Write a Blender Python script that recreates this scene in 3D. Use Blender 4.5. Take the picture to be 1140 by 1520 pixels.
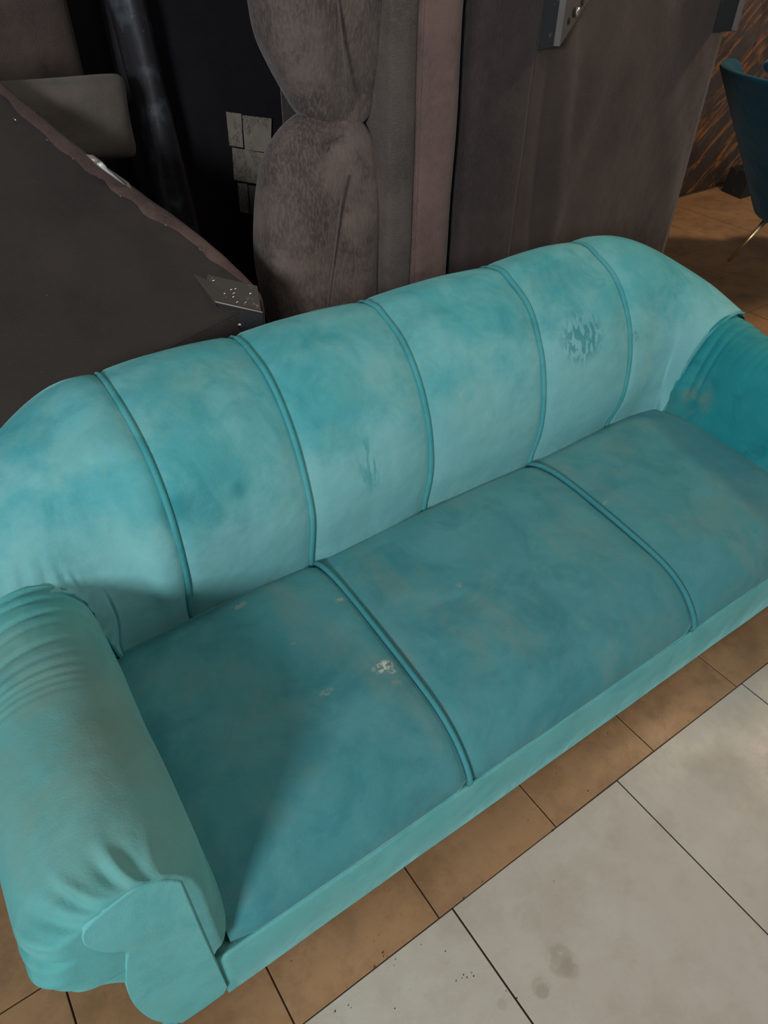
import bpy, bmesh, math, random
from mathutils import Vector, Matrix, noise
random.seed(7)
for o in list(bpy.data.objects): bpy.data.objects.remove(o)
scene = bpy.context.scene
COL = scene.collection

# ---------------------------------------------------------------- camera
F = 1052.4
CAM = Vector((-0.8923, -0.4874, 1.5615))
ROT = Matrix(((0.8245703, 0.36857292, -0.42922933),
              (-0.56568732, 0.54922966, -0.61509726),
              (0.00903729, 0.75000052, 0.66137549)))
cd = bpy.data.cameras.new('camera'); cam = bpy.data.objects.new('camera', cd); COL.objects.link(cam)
cd.sensor_fit = 'HORIZONTAL'; cd.sensor_width = 36; cd.lens = F * 36 / 1140; cd.clip_start = .05
cam.matrix_world = Matrix.Translation(CAM) @ ROT.to_4x4()
scene.camera = cam

def at(u, v, y=None, x=None, z=None):
    """pixel of the photograph -> point on a world plane"""
    d = ROT @ Vector(((u-570)/F, (760-v)/F, -1))
    if y is not None: t = (y-CAM.y)/d.y
    elif x is not None: t = (x-CAM.x)/d.x
    else: t = (z-CAM.z)/d.z
    return CAM + d*t

# ---------------------------------------------------------------- light
w = bpy.data.worlds.new('world'); scene.world = w; w.use_nodes = True
w.node_tree.nodes['Background'].inputs[0].default_value = (0.86, 0.93, 1.0, 1)
w.node_tree.nodes['Background'].inputs[1].default_value = 0.165

def area(name, loc, target, size, size_y, power, color):
    l = bpy.data.lights.new(name, 'AREA'); l.shape = 'RECTANGLE'; l.size = size; l.size_y = size_y
    l.energy = power; l.color = color
    o = bpy.data.objects.new(name, l); COL.objects.link(o); o.location = loc
    o.rotation_euler = (Vector(target)-Vector(loc)).to_track_quat('-Z', 'Y').to_euler()
    return o
# daylight from the shop front (front left of the sofa) and the ceiling lamps of the shop
area('shop_window_light', (-3.65, -1.8, 2.2), (0, .3, .4), .8, .8, 124, (.92, .97, 1.0))
area('ceiling_light', (.2, -1.0, 3.2), (.4, .3, 0), 1.6, 1.6, 20, (1.0, .93, .84))
area('warm_ceiling_light', (3.1, .5, 3.0), (2.9, .8, 0), .5, .5, 48, (1.0, .76, .5))

vs = scene.view_settings
vs.view_transform = 'Standard'; vs.look = 'None'; vs.gamma = 1; vs.use_curve_mapping = False; vs.exposure = 0.0

# ---------------------------------------------------------------- materials
def lin(c):
    c = [x/255 for x in c]
    return tuple(x/12.92 if x <= .04045 else ((x+.055)/1.055)**2.4 for x in c)+(1,)

class Mat:
    def __init__(s, name, color, rough=.8, sheen=0, metal=0, spec=.5):
        s.m = bpy.data.materials.new(name); s.m.use_nodes = True; s.t = s.m.node_tree; s.n = s.t.nodes
        s.b = s.n['Principled BSDF']
        s.b.inputs['Roughness'].default_value = rough; s.b.inputs['Metallic'].default_value = metal
        s.b.inputs['Specular IOR Level'].default_value = spec
        s.b.inputs['Sheen Weight'].default_value = sheen; s.b.inputs['Sheen Roughness'].default_value = .4
        rgb = s.n.new('ShaderNodeRGB'); rgb.outputs[0].default_value = lin(color)
        s.col = rgb.outputs[0]; s.bump = None
        g = s.n.new('ShaderNodeNewGeometry'); s.pos = g.outputs['Position']
    def L(s, a, b): s.t.links.new(a, b)
    def math(s, op, a, b=None, c=None, clamp=False):
        n = s.n.new('ShaderNodeMath'); n.operation = op; n.use_clamp = clamp
        for i, x in enumerate((a, b, c)):
            if x is None: continue
            if isinstance(x, (int, float)): n.inputs[i].default_value = x
            else: s.L(x, n.inputs[i])
        return n.outputs[0]
    def vec(s, scale=(1, 1, 1), rot=(0, 0, 0), loc=(0, 0, 0), src=None):
        n = s.n.new('ShaderNodeMapping'); n.inputs['Scale'].default_value = scale
        n.inputs['Rotation'].default_value = rot; n.inputs['Location'].default_value = loc
        s.L(src or s.pos, n.inputs[0]); return n.outputs[0]
    def noise(s, scale, detail=3, rough=.5, v=None, lo=.35, hi=.65, dist=0):
        n = s.n.new('ShaderNodeTexNoise'); n.inputs['Scale'].default_value = scale
        n.inputs['Detail'].default_value = detail; n.inputs['Roughness'].default_value = rough
        n.inputs['Distortion'].default_value = dist
        s.L(v or s.pos, n.inputs['Vector'])
        r = s.n.new('ShaderNodeMapRange'); r.interpolation_type = 'SMOOTHSTEP'
        r.inputs['From Min'].default_value = lo; r.inputs['From Max'].default_value = hi
        s.L(n.outputs[0], r.inputs['Value']); return r.outputs[0]
    def mix(s, fac, color, k=1.0, mode='MIX'):
        n = s.n.new('ShaderNodeMix'); n.data_type = 'RGBA'; n.blend_type = mode
        if isinstance(fac, (int, float)): n.inputs[0].default_value = fac*k
        else: s.L(s.math('MULTIPLY', fac, k), n.inputs[0])
        s.L(s.col, n.inputs[6]); n.inputs[7].default_value = lin(color)
        s.col = n.outputs[2]; return s
    def spot(s, c, r, soft=.5, nscale=None, nlo=.4, nhi=.6, scale=(1, 1, 1), rot=(0, 0, 0)):
        """mask around a world point, broken up by noise"""
        n = s.n.new('ShaderNodeVectorMath'); n.operation = 'SUBTRACT'
        s.L(s.pos, n.inputs[0]); n.inputs[1].default_value = c
        v = s.vec(scale=scale, rot=rot, src=n.outputs[0])
        ln = s.n.new('ShaderNodeVectorMath'); ln.operation = 'LENGTH'; s.L(v, ln.inputs[0])
        m = s.n.new('ShaderNodeMapRange'); m.interpolation_type = 'SMOOTHSTEP'
        m.inputs['From Min'].default_value = r; m.inputs['From Max'].default_value = r*(1-soft)
        s.L(ln.outputs['Value'], m.inputs['Value'])
        out = m.outputs[0]
        if nscale: out = s.math('MULTIPLY', out, s.noise(nscale, 4, .6, lo=nlo, hi=nhi))
        return out
    def add_bump(s, h, strength=.3, dist=.005):
        n = s.n.new('ShaderNodeBump'); n.inputs['Strength'].default_value = strength
        n.inputs['Distance'].default_value = dist; s.L(h, n.inputs['Height'])
        if s.bump: s.L(s.bump, n.inputs['Normal'])
        s.bump = n.outputs[0]; return s
    def done(s):
        s.L(s.col, s.b.inputs['Base Color'])
        if s.bump: s.L(s.bump, s.b.inputs['Normal'])
        return s.m

def velvet(name, base, light, dark, dirt=None, marks=()):
    m = Mat(name, base, .75, sheen=.35, spec=.15)
    m.b.inputs['Sheen Tint'].default_value = lin((150, 215, 215))
    m.mix(m.noise(4.5, 4, .6, lo=.42, hi=.62, dist=.6), light, .55)
    m.mix(m.noise(6.5, 4, .6, v=m.vec(loc=(4, 2, 7)), lo=.46, hi=.68, dist=.8), dark, .55)
    m.mix(m.noise(14, 5, .7, v=m.vec(loc=(1, 9, 3)), lo=.5, hi=.75), light, .3)
    m.mix(m.noise(160, 3, .6, lo=.35, hi=.7), dark, .10)
    if dirt:
        m.mix(m.noise(5, 5, .65, v=m.vec(loc=(8, 1, 2)), lo=.47, hi=.72), dirt, .55)
        m.mix(m.noise(70, 3, .6, v=m.vec(loc=(3, 3, 2)), lo=.7, hi=.78), (165, 165, 150), .2)
    for fn in marks: fn(m)
    m.add_bump(m.noise(260, 2, .5, lo=.2, hi=.8), .12, .002)
    m.add_bump(m.noise(7, 3, .5, lo=.2, hi=.8), .35, .012)
    return m.done()

def nap_and_hand_mark(m):
    # paler nap on the lower half of the back, with a noisy upper edge
    sp = m.n.new('ShaderNodeSeparateXYZ'); m.L(m.pos, sp.inputs[0])
    z = m.math('ADD', sp.outputs[2], m.math('MULTIPLY', m.math('SUBTRACT', m.noise(5, 5, .65, v=m.vec(loc=(6, 1, 4)), lo=.1, hi=.9), .5), .34))
    mr = m.n.new('ShaderNodeMapRange'); mr.interpolation_type = 'SMOOTHSTEP'
    mr.inputs['From Min'].default_value = .78; mr.inputs['From Max'].default_value = .56; m.L(z, mr.inputs['Value'])
    m.mix(mr.outputs[0], (140, 192, 192), .58)
    c = tuple(at(880, 500, y=.57))
    f = m.spot(c, .095, .45)
    f2 = m.noise(60, 2, .5, v=m.vec(scale=(1.5, 1, .5), rot=(0, .5, 0)), lo=.44, hi=.53)
    m.mix(m.math('MULTIPLY', f, f2), (30, 118, 126), .6)
    m.mix(m.spot(tuple(at(947, 500, y=.57)), .025, .5, 70), (22, 108, 116), .6)
    m.mix(m.spot(tuple(at(262, 757, y=.55)), .05, .8), (24, 122, 130), .65)
    m.mix(m.spot(tuple(at(356, 727, y=.56)), .03, .9), (30, 128, 134), .5)
    f = m.spot(tuple(at(549, 690, y=.57)), .09, .6, scale=(2.2, 1, 1))
    f2 = m.noise(30, 3, .5, v=m.vec(scale=(2.4, 1, .5)), lo=.48, hi=.6)
    m.mix(m.math('MULTIPLY', f, f2), (60, 146, 152), .6)
    m.mix(m.spot(tuple(at(118, 660, y=.6)), .012, .6), (125, 175, 160), .7)
    m.mix(m.spot(tuple(at(760, 632, y=.7)), .01, .6, 90), (185, 215, 205), .6)
def seat_mark(m):
    for (u, v, r, k, c) in ((570, 985, .034, .9, (215, 215, 200)), (585, 990, .02, .7, (225, 220, 205)),
                            (505, 893, .018, .5, (170, 160, 140)), (436, 960, .016, .45, (180, 165, 140)),
                            (681, 872, .018, .5, (170, 150, 125)), (355, 903, .03, .45, (160, 160, 140)),
                            (485, 1027, .02, .4, (160, 160, 145)), (600, 1168, .016, .4, (160, 185, 180)),
                            (983, 888, .016, .6, (185, 205, 200)), (857, 952, .012, .6, (180, 205, 200)),
                            (895, 745, .022, .35, (150, 150, 135)), (795, 797, .015, .3, (150, 140, 120)),
                            (590, 1005, .028, .35, (150, 150, 130))):
        p = at(u, v, z=.375)
        m.mix(m.spot(tuple(p), r, .6, 85, .42, .55, scale=(1, 2.0, 1), rot=(0, 0, .3)), c, k)
    f = m.noise(7, 4, .6, v=m.vec(scale=(1, .35, 1), rot=(0, 0, .6), loc=(3, 5, 0)), lo=.52, hi=.72)
    m.mix(f, (118, 132, 122), .35)
def arm_mark(m):
    f = m.spot((-.95, .26, .62), .30, .8, 6, .2, .6)
    m.mix(f, (112, 134, 122), .6)
    m.mix(m.spot((-.93, .04, .62), .14, .8, 9, .2, .7), (116, 134, 122), .3)
def arm_mark_r(m):
    m.mix(m.spot(tuple(at(1035, 590, x=.87)), .07, .8, 20), (120, 125, 105), .6)

TB, TL, TD = (84, 156, 154), (98, 178, 178), (28, 118, 124)
M_back = velvet('teal_velvet_back', (80, 164, 170), (122, 184, 186), (48, 140, 148), (118, 170, 164), (nap_and_hand_mark,))
M_seat = velvet('teal_velvet_seat', (68, 132, 138), (84, 144, 148), (46, 114, 122), (96, 134, 132), (seat_mark,))  # same velvet as the back; its duller fall of light put into the colour
M_arm = velvet('teal_velvet_arm', TB, (106, 168, 164), (56, 132, 136), (110, 146, 136), (arm_mark,))
M_armr = velvet('teal_velvet_right_arm', (34, 132, 138), (60, 150, 155), (18, 108, 114), (80, 130, 125), (arm_mark_r,))  # same velvet as the left arm, darker velvet shading painted in
M_base = velvet('teal_velvet_base', (98, 172, 170), (112, 180, 178), (74, 150, 152), (108, 158, 150))
M_seatpipe = velvet('teal_velvet_seat_piping', (62, 134, 140), (78, 148, 152), (46, 116, 124))
M_piping = velvet('teal_velvet_piping', (70, 152, 157), (94, 168, 170), (48, 130, 136))

def fabric(name, base, light, dark, scale=5, weave=220, streak=None, sheen=.15, rough=.9, spec=.2, dust=None, k=.6):
    m = Mat(name, base, rough, sheen=sheen, spec=spec)
    m.mix(m.noise(scale, 4, .6, lo=.4, hi=.65), light, k)
    m.mix(m.noise(scale*1.4, 5, .65, v=m.vec(loc=(5, 3, 1)), lo=.45, hi=.66), dark, k)
    if weave:
        m.mix(m.noise(weave, 2, .6, v=m.vec(scale=streak or (1, 1, 1)), lo=.45, hi=.6), light, .35)
    if dust: m.mix(m.noise(120, 4, .7, v=m.vec(loc=(2, 2, 2)), lo=.68, hi=.74), dust, .5)
    m.add_bump(m.noise(weave or 200, 2, .5, lo=.3, hi=.7, v=m.vec(scale=streak or (1, 1, 1))), .35, .002)
    m.add_bump(m.noise(6, 3, .5, lo=.2, hi=.8), .3, .02)
    return m.done()
M_lining = fabric('dark_brown_lining', (64, 54, 50), (76, 65, 59), (52, 44, 41), 3, 400, dust=(120, 110, 100), k=.5)
M_lining2 = fabric('blackish_brown_lining', (52, 46, 43), (62, 55, 50), (42, 38, 36), 4, 400, dust=(110, 100, 90), k=.55)
M_chen = fabric('grey_brown_chenille', (90, 79, 74), (120, 105, 98), (54, 46, 48), 6, 160, (1, 1, .35), sheen=.25, dust=(150, 140, 130))
M_chen2 = fabric('grey_chenille_rail', (84, 76, 72), (102, 92, 86), (68, 60, 58), 4, 180, (.5, 1, 2))
M_mauve = fabric('mauve_brown_suede', (100, 81, 76), (118, 95, 88), (80, 63, 61), 5, 200, (2, 1, .4), sheen=.25)
M_darkside = fabric('dark_plum_brown_suede', (54, 46, 45), (70, 60, 57), (43, 37, 38), 4, 200, (2, 1, .4))
M_black = fabric('near_black_lining', (28, 26, 30), (34, 31, 35), (22, 20, 26), 3, 300)
M_greycush = fabric('grey_linen', (98, 90, 82), (110, 101, 93), (84, 77, 71), 6, 320, k=.4)
M_brownpanel = fabric('brown_suede_panel', (76, 65, 61), (90, 77, 71), (60, 52, 50), 4, 260)
M_maroon = fabric('maroon_brown_edge_fabric', (76, 60, 57), (98, 80, 73), (58, 46, 45), 8, 260)
mm = Mat('glossy_black_leatherette', (44, 42, 46), .38, spec=.6)
mm.mix(mm.noise(12, 5, .6, lo=.5, hi=.7), (84, 92, 100), .6)  # bluish highlights of the gloss put into the colour
mm.mix(mm.noise(90, 4, .6, v=mm.vec(loc=(3, 1, 1)), lo=.68, hi=.73), (120, 135, 145), .7)
mm.add_bump(mm.noise(7, 3, .5, v=mm.vec(scale=(1, 1, .3)), lo=.1, hi=.9), .4, .02); M_gloss = mm.done()
mm = Mat('painted_black_wood', (26, 25, 27), .6)
mm.mix(mm.noise(40, 4, .7, lo=.6, hi=.7), (90, 84, 78), .5); M_blackwood = mm.done()
mm = Mat('dark_ply', (60, 54, 50), .7)
mm.mix(mm.noise(60, 4, .7, lo=.6, hi=.68), (120, 110, 100), .6); M_ply = mm.done()
mm = Mat('grey_metal_plate', (82, 75, 73), .55, metal=.2)
mm.mix(mm.noise(30, 3, .6), (90, 84, 84), .4); M_plate = mm.done()
mm = Mat('steel', (190, 180, 170), .3, metal=.9); M_steel = mm.done()
mm = Mat('staple_steel', (200, 200, 195), .25, metal=.8); M_staple = mm.done()
mm = Mat('hole_black', (12, 10, 10), .9); M_hole = mm.done()
mm = Mat('brass', (240, 215, 165), .35, metal=1); M_brass = mm.done()
M_chair = fabric('dark_teal_chair_velvet', (18, 66, 82), (26, 76, 92), (14, 54, 68), 4, 300, sheen=.08)
M_chairin = fabric('dark_teal_cushion_velvet', (16, 52, 68), (24, 66, 84), (12, 42, 56), 4, 300, sheen=.3)
mm = Mat('pale_tape_glint', (205, 205, 200), .15, spec=.9); M_tapeglint = mm.done()  # pale colour standing for the glint on the torn tape
mm = Mat('grey_torn_tape', (120, 110, 104), .3, spec=.7); M_tape2 = mm.done()
mm = Mat('pale_edge_grey', (150, 138, 132), .8); M_paleedge = mm.done()

def paper(name, base, ink, sc, seed):
    m = Mat(name, base, .7)
    a = m.noise(1, 1, .5, v=m.vec(scale=(520, 200, 140), loc=(seed, 0, seed)), lo=.5, hi=.56)      # small upright characters
    b = m.noise(1, 1, .5, v=m.vec(scale=(sc, 1, sc*.45), loc=(seed*2, 0, seed)), lo=.46, hi=.52)    # text blocks
    m.mix(m.math('MULTIPLY', a, b), ink, .8)
    m.mix(m.noise(20, 3, .5, lo=.4, hi=.7), (120, 112, 104), .3)
    return m.done()

def tilemat(name, base, light, dark, vein, white):
    m = Mat(name, base, .42 if white else .5, spec=.35)
    oi = m.n.new('ShaderNodeObjectInfo')
    m.mix(m.math('MULTIPLY', oi.outputs['Random'], 1.0), light, .3)
    m.mix(m.noise(3.2, 4, .6, lo=.4, hi=.65), light, .5)
    m.mix(m.noise(4.2, 5, .65, v=m.vec(loc=(3, 6, 0)), lo=.48, hi=.7), dark, .5)
    m.mix(m.noise(11, 6, .7, v=m.vec(loc=(9, 2, 0)), lo=.45, hi=.68), dark, .3 if white else .5)
    m.mix(m.noise(2.6, 5, .6, v=m.vec(loc=(1, 4, 0)), lo=.49, hi=.505, dist=.9), vein, .12)
    m.mix(m.noise(190, 3, .6, lo=.7, hi=.74), (60, 50, 45), .4)
    m.mix(m.noise(26, 5, .7, v=m.vec(loc=(7, 4, 0)), lo=.6, hi=.74), dark, .35)
    if white:
        def splash(u, v, r, k):
            p = at(u, v, z=0)
            m.mix(m.spot((p.x, p.y, 0), r, .35, 40, .34, .5), (128, 116, 96), k*.42)
        for a in ((832, 1425, .034, .8), (846, 1437, .022, .6), (803, 1466, .022, .7), (806, 1472, .015, .5),
                  (782, 1360, .035, .3), (745, 1490, .012, .5), (910, 1240, .02, .2)): splash(*a)
    r = m.noise(5, 4, .6, v=m.vec(loc=(2, 8, 0)), lo=.3, hi=.7)
    m.L(m.math('MULTIPLY_ADD', r, .25, .32), m.b.inputs['Roughness'])
    m.add_bump(m.noise(30, 4, .6, lo=.2, hi=.8), .12, .003)
    return m.done()
M_tan = tilemat('tan_stone_tile', (152, 114, 78), (164, 130, 96), (118, 88, 62), (110, 90, 70), False)
M_white = tilemat('white_marble_tile', (176, 168, 156), (186, 180, 170), (158, 147, 132), (160, 148, 130), True)
mm = Mat('dirty_grout', (74, 58, 46), .95); mm.mix(mm.noise(30, 3), (50, 42, 36), .6); M_grout = mm.done()
mm = Mat('crumb', (50, 42, 38), .9); M_crumb = mm.done()
mm = Mat('orange_streaked_black_marble', (62, 52, 48), .45)
v = mm.vec(scale=(1, 1, 1), rot=(0, math.radians(-50), 0))
v2 = mm.vec(scale=(9, 1, 1.6), src=v)
mm.mix(mm.noise(2.4, 4, .6, lo=.4, hi=.7), (92, 78, 70), .6)
mm.mix(mm.noise(1.5, 6, .75, v=v2, lo=.48, hi=.64, dist=.8), (176, 112, 48), .75)
mm.mix(mm.noise(7, 5, .7, lo=.5, hi=.64), (50, 42, 42), .7)
M_marble = mm.done()
mm = Mat('dark_wall_paint', (70, 64, 62), .9); mm.mix(mm.noise(3, 3), (60, 54, 52), .5); M_wall = mm.done()

# ---------------------------------------------------------------- mesh helpers
def obj(name, verts, faces, mat, parent=None, smooth=True, bevel=0, loc=None, subsurf=0, solid=0, recalc=True):
    me = bpy.data.meshes.new(name); me.from_pydata([tuple(p) for p in verts], [], faces)
    bm = bmesh.new(); bm.from_mesh(me)
    bmesh.ops.remove_doubles(bm, verts=bm.verts, dist=1e-5)
    if recalc: bmesh.ops.recalc_face_normals(bm, faces=bm.faces)
    if bevel:
        bmesh.ops.bevel(bm, geom=[e for e in bm.edges], offset=bevel, segments=2, affect='EDGES', profile=.6)
    bm.to_mesh(me); bm.free()
    for p in me.polygons: p.use_smooth = smooth
    me.materials.append(mat)
    o = bpy.data.objects.new(name, me); COL.objects.link(o)
    if parent:
        o.parent = parent
        q = parent; off = Vector((0, 0, 0))
        while q: off += q.location; q = q.parent
        for vtx in me.vertices: vtx.co -= off
        me.update()
    if solid:
        md = o.modifiers.new('solid', 'SOLIDIFY'); md.thickness = solid; md.offset = -1
    if subsurf:
        md = o.modifiers.new('sub', 'SUBSURF'); md.levels = subsurf; md.render_levels = subsurf
    return o

def thing(name, label, cat, loc=(0, 0, 0), group=None):
    o = bpy.data.objects.new(name, None); COL.objects.link(o); o.location = loc; o.empty_display_size = .1
    o['label'] = label; o['category'] = cat
    if group: o['group'] = group
    return o
def tag(o, label, cat, group=None):
    o['label'] = label; o['category'] = cat
    if group: o['group'] = group
    return o

def grid_faces(nu, nv, closed_v=False, closed_u=False, off=0):
    f = []
    for i in range(nu if closed_u else nu-1):
        for j in range(nv if closed_v else nv-1):
            a = i*nv+j; b = ((i+1) % nu)*nv+j; c = ((i+1) % nu)*nv+(j+1) % nv; d = i*nv+(j+1) % nv
            f.append((off+a, off+b, off+c, off+d))
    return f

def box_v(x0, x1, y0, y1, z0, z1):
    v = [(x, y, z) for x in (x0, x1) for y in (y0, y1) for z in (z0, z1)]
    f = [(0, 1, 3, 2), (4, 6, 7, 5), (0, 4, 5, 1), (2, 3, 7, 6), (0, 2, 6, 4), (1, 5, 7, 3)]
    return v, f
def box(name, x0, x1, y0, y1, z0, z1, mat, parent=None, bevel=.006, smooth=True):
    v, f = box_v(x0, x1, y0, y1, z0, z1)
    return obj(name, v, f, mat, parent, smooth, bevel)

def hexa(name, front, back, mat, parent=None, bevel=.003):
    """a solid from two matching polygons"""
    n = len(front); v = list(front)+list(back)
    f = [tuple(range(n)), tuple(range(2*n-1, n-1, -1))]+[(i, (i+1) % n, n+(i+1) % n, n+i) for i in range(n)]
    return obj(name, v, f, mat, parent, False, bevel)

def spline(P, n, closed=False):
    """Catmull-Rom through the points, n samples evenly by arc length"""
    P = [Vector(p) for p in P]
    if closed: Q = [P[-1]]+P+[P[0], P[1]]
    else: Q = [P[0]*2-P[1]]+P+[P[-1]*2-P[-2]]
    out = []
    for i in range(1, len(Q)-2):
        for k in range(12):
            t = k/12; a, b, c, d = Q[i-1:i+3]
            out.append(.5*((2*b)+(c-a)*t+(2*a-5*b+4*c-d)*t*t+(3*b-a-3*c+d)*t**3))
    out.append(Q[-2])
    L = [0]
    for i in range(1, len(out)): L.append(L[-1]+(out[i]-out[i-1]).length)
    res = []; j = 0
    m = n if closed else n-1
    for i in range(n):
        s = L[-1]*i/m
        while j < len(L)-2 and L[j+1] < s: j += 1
        t = (s-L[j])/max(1e-9, L[j+1]-L[j]); res.append(out[j].lerp(out[j+1], t))
    return res

def tube(name, pts, r, mat, parent=None, seg=8, caps=True, radii=None):
    pts = [Vector(p) for p in pts]; V = []; n = len(pts); up = Vector((0, 0, 1)); prev = None
    for i, p in enumerate(pts):
        t = (pts[min(i+1, n-1)]-pts[max(i-1, 0)]).normalized()
        if prev is None:
            a = t.cross(up if abs(t.dot(up)) < .9 else Vector((1, 0, 0))).normalized()
        else: a = (prev-t*prev.dot(t)).normalized()
        prev = a; b = t.cross(a); rr = radii[i] if radii else r
        for k in range(seg):
            an = 2*math.pi*k/seg; V.append(p+(a*math.cos(an)+b*math.sin(an))*rr)
    Fc = grid_faces(n, seg, closed_v=True)
    if caps: Fc += [tuple(range(seg))[::-1], tuple(range((n-1)*seg, n*seg))]
    return obj(name, V, Fc, mat, parent)

def disc(name, c, nrm, r, th, mat, parent=None, seg=16):
    nrm = Vector(nrm).normalized(); c = Vector(c)
    return tube(name, [c-nrm*th*.5, c+nrm*th*.5], r, mat, parent, seg)

def sstep(a, b, x):
    t = max(0, min(1, (x-a)/(b-a))); return t*t*(3-2*t)

# ================================================================ FLOOR
v, f = box_v(-2.6, 5.6, -2.2, 2.6, -.06, -.004)
floor = obj('floor', v, f, M_grout, None, False); floor['kind'] = 'structure'
def tile_mesh(name, sx, sy, mat, jag=0):
    vv, ff = box_v(0, sx, 0, sy, -.012, 0)
    o = obj(name, vv, ff, mat, floor, False, .0012); return o
def lay(proto, used, x, y, dz):
    o = proto if not used[0] else proto.copy()
    if used[0]: COL.objects.link(o); o.parent = floor
    used[0] = True; o.location = (x, y, dz)
    o.rotation_euler = (0, 0, random.uniform(-.0015, .0015)); return o
TS = .3285; G = .0034
tp = tile_mesh('tan_tile', TS-G, TS-G, M_tan); used = [False]
for j in range(9):
    for i in range(-4, 18):
        x = -.816+i*TS+G/2; y = -.1188+j*TS
        if y > 2.5 or x > 5.2: continue
        lay(tp, used, x, y, random.uniform(-.0012, .0005))
WX = [-1.935, -1.443, -.950, -.455, .037, .517, 1.0, 1.49, 1.98, 2.47, 2.96, 3.45, 3.94]
used = [False]
wp = tile_mesh('white_tile', .486, .98, M_white)
for i in range(len(WX)-1):
    for j in range(2):
        o = lay(wp, used, WX[i]+.002, -.1212-.984*(j+1)+.004, random.uniform(-.0005, .0008))
        o.scale = ((WX[i+1]-WX[i]-.0045)/.486, 1, 1)
# walls of the shop behind and to the right
wb = box('wall_back', -2.6, 5.6, 2.6, 2.7, -.06, 2.8, M_wall, None, 0, False); wb['kind'] = 'structure'
for i, x in enumerate((1.6, 2.8, 4.0)):   # streaked marble slabs lining the wall, leaving thin joints
    s = box('wall_slab', x, x+1.196, 2.535, 2.6, 0, 2.2, M_marble, wb, .002, False)
# crumbs of dirt
V = []; Fc = []
def crumb(u, v_, r):
    p = at(u, v_, z=0); k = len(V)
    for a, b, c in ((1, 0, 0), (0, 1, 0), (-1, 0, 0), (0, -1, 0), (0, 0, .8)):
        V.append((p.x+a*r*random.uniform(.6, 1.2), p.y+b*r*random.uniform(.6, 1.2), c*r+.0003))
    Fc.extend([(k, k+1, k+4), (k+1, k+2, k+4), (k+2, k+3, k+4), (k+3, k, k+4), (k, k+3, k+2, k+1)])
for (u, v_, r) in ((661, 1412, 2.2), (625, 1402, 1.4), (587, 1424, 1.6), (585, 1433, 1.3), (688, 1447, 1.8), (693, 1451, 1.8),
                   (700, 1444, 1.5), (703, 1449, 2), (677, 1456, 2), (686, 1452, 1.3), (497, 1501, 2.6), (517, 1492, 1.6),
                   (521, 1496, 1.3), (586, 1497, 1.5), (751, 1471, 1.6), (767, 1482, 2), (688, 1333, 2.6), (820, 1233, 2.8),
                   (902, 1089, 2), (873, 1174, 2), (826, 1148, 1.6), (866, 1094, 1.8), (578, 1322, 1.4), (432, 1427, 1.4),
                   (556, 1435, 2.4), (569, 1419, 1.6), (822, 1308, 1.2), (1022, 1070, 1.6), (582, 1265, 1.8), (568, 1414, 2.2),
                   (575, 1420, 1.4), (555, 1398, 1), (545, 1392, 1), (562, 1388, 1), (716, 1309, 1.6), (784, 1218, 1.2)):
    crumb(u, v_, r*.0009)
cr = obj('dirt_crumbs', V, Fc, M_crumb, None, False); cr['kind'] = 'stuff'
tag(cr, 'dark dirt crumbs scattered on the white and tan tiles in front of the sofa', 'dirt')

# ================================================================ TEAL SOFA
sofa = thing('sofa', 'large teal velvet three-seat sofa with channelled back and rolled arms', 'sofa', (0, .45, 0))

# back: stations = curves from the crease (bottom front) over the top, 3-D points
PROF = {
 -.654: [(.589, .30), (.589, .371), (.545, .50), (.540, .62), (.567, .725), (.625, .790), (.71, .826), (.79, .838)],
 -.354: [(.577, .30), (.577, .365), (.555, .502), (.571, .600), (.607, .690), (.656, .758), (.720, .806), (.80, .828)],
 -.013: [(.585, .30), (.585, .363), (.569, .475), (.577, .568), (.602, .650), (.647, .728), (.711, .788), (.80, .824)],
 .359: [(.583, .30), (.583, .364), (.569, .450), (.571, .530), (.588, .615), (.618, .692), (.680, .780), (.78, .832)],
 .671: [(.582, .30), (.582, .362), (.558, .450), (.557, .530), (.573, .619), (.611, .706), (.680, .785), (.78, .830)]}
NS = 44
def over(t, d, zb=.07):
    """points continuing over the top and down the outer side; t top point, d outward direction"""
    t = Vector(t); d = Vector(d).normalized()
    return [t+d*.07+Vector((0, 0, -.008)), t+d*.125+Vector((0, 0, -.05)), t+d*.145+Vector((0, 0, -.13)),
            Vector(((t+d*.14).x, (t+d*.14).y, .42)), Vector(((t+d*.135).x, (t+d*.135).y, zb))]
def station(front, d):
    fr = spline(front, NS)
    bk = spline([front[-2], front[-1]]+over(front[-1], d), 60)
    # drop the doubled stretch
    e = Vector(front[-1]); k = min(range(len(bk)), key=lambda q: (bk[q]-e).length)+1
    bk = spline(bk[k:], 24)
    return fr+bk
NV = NS+24
stations = []
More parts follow.
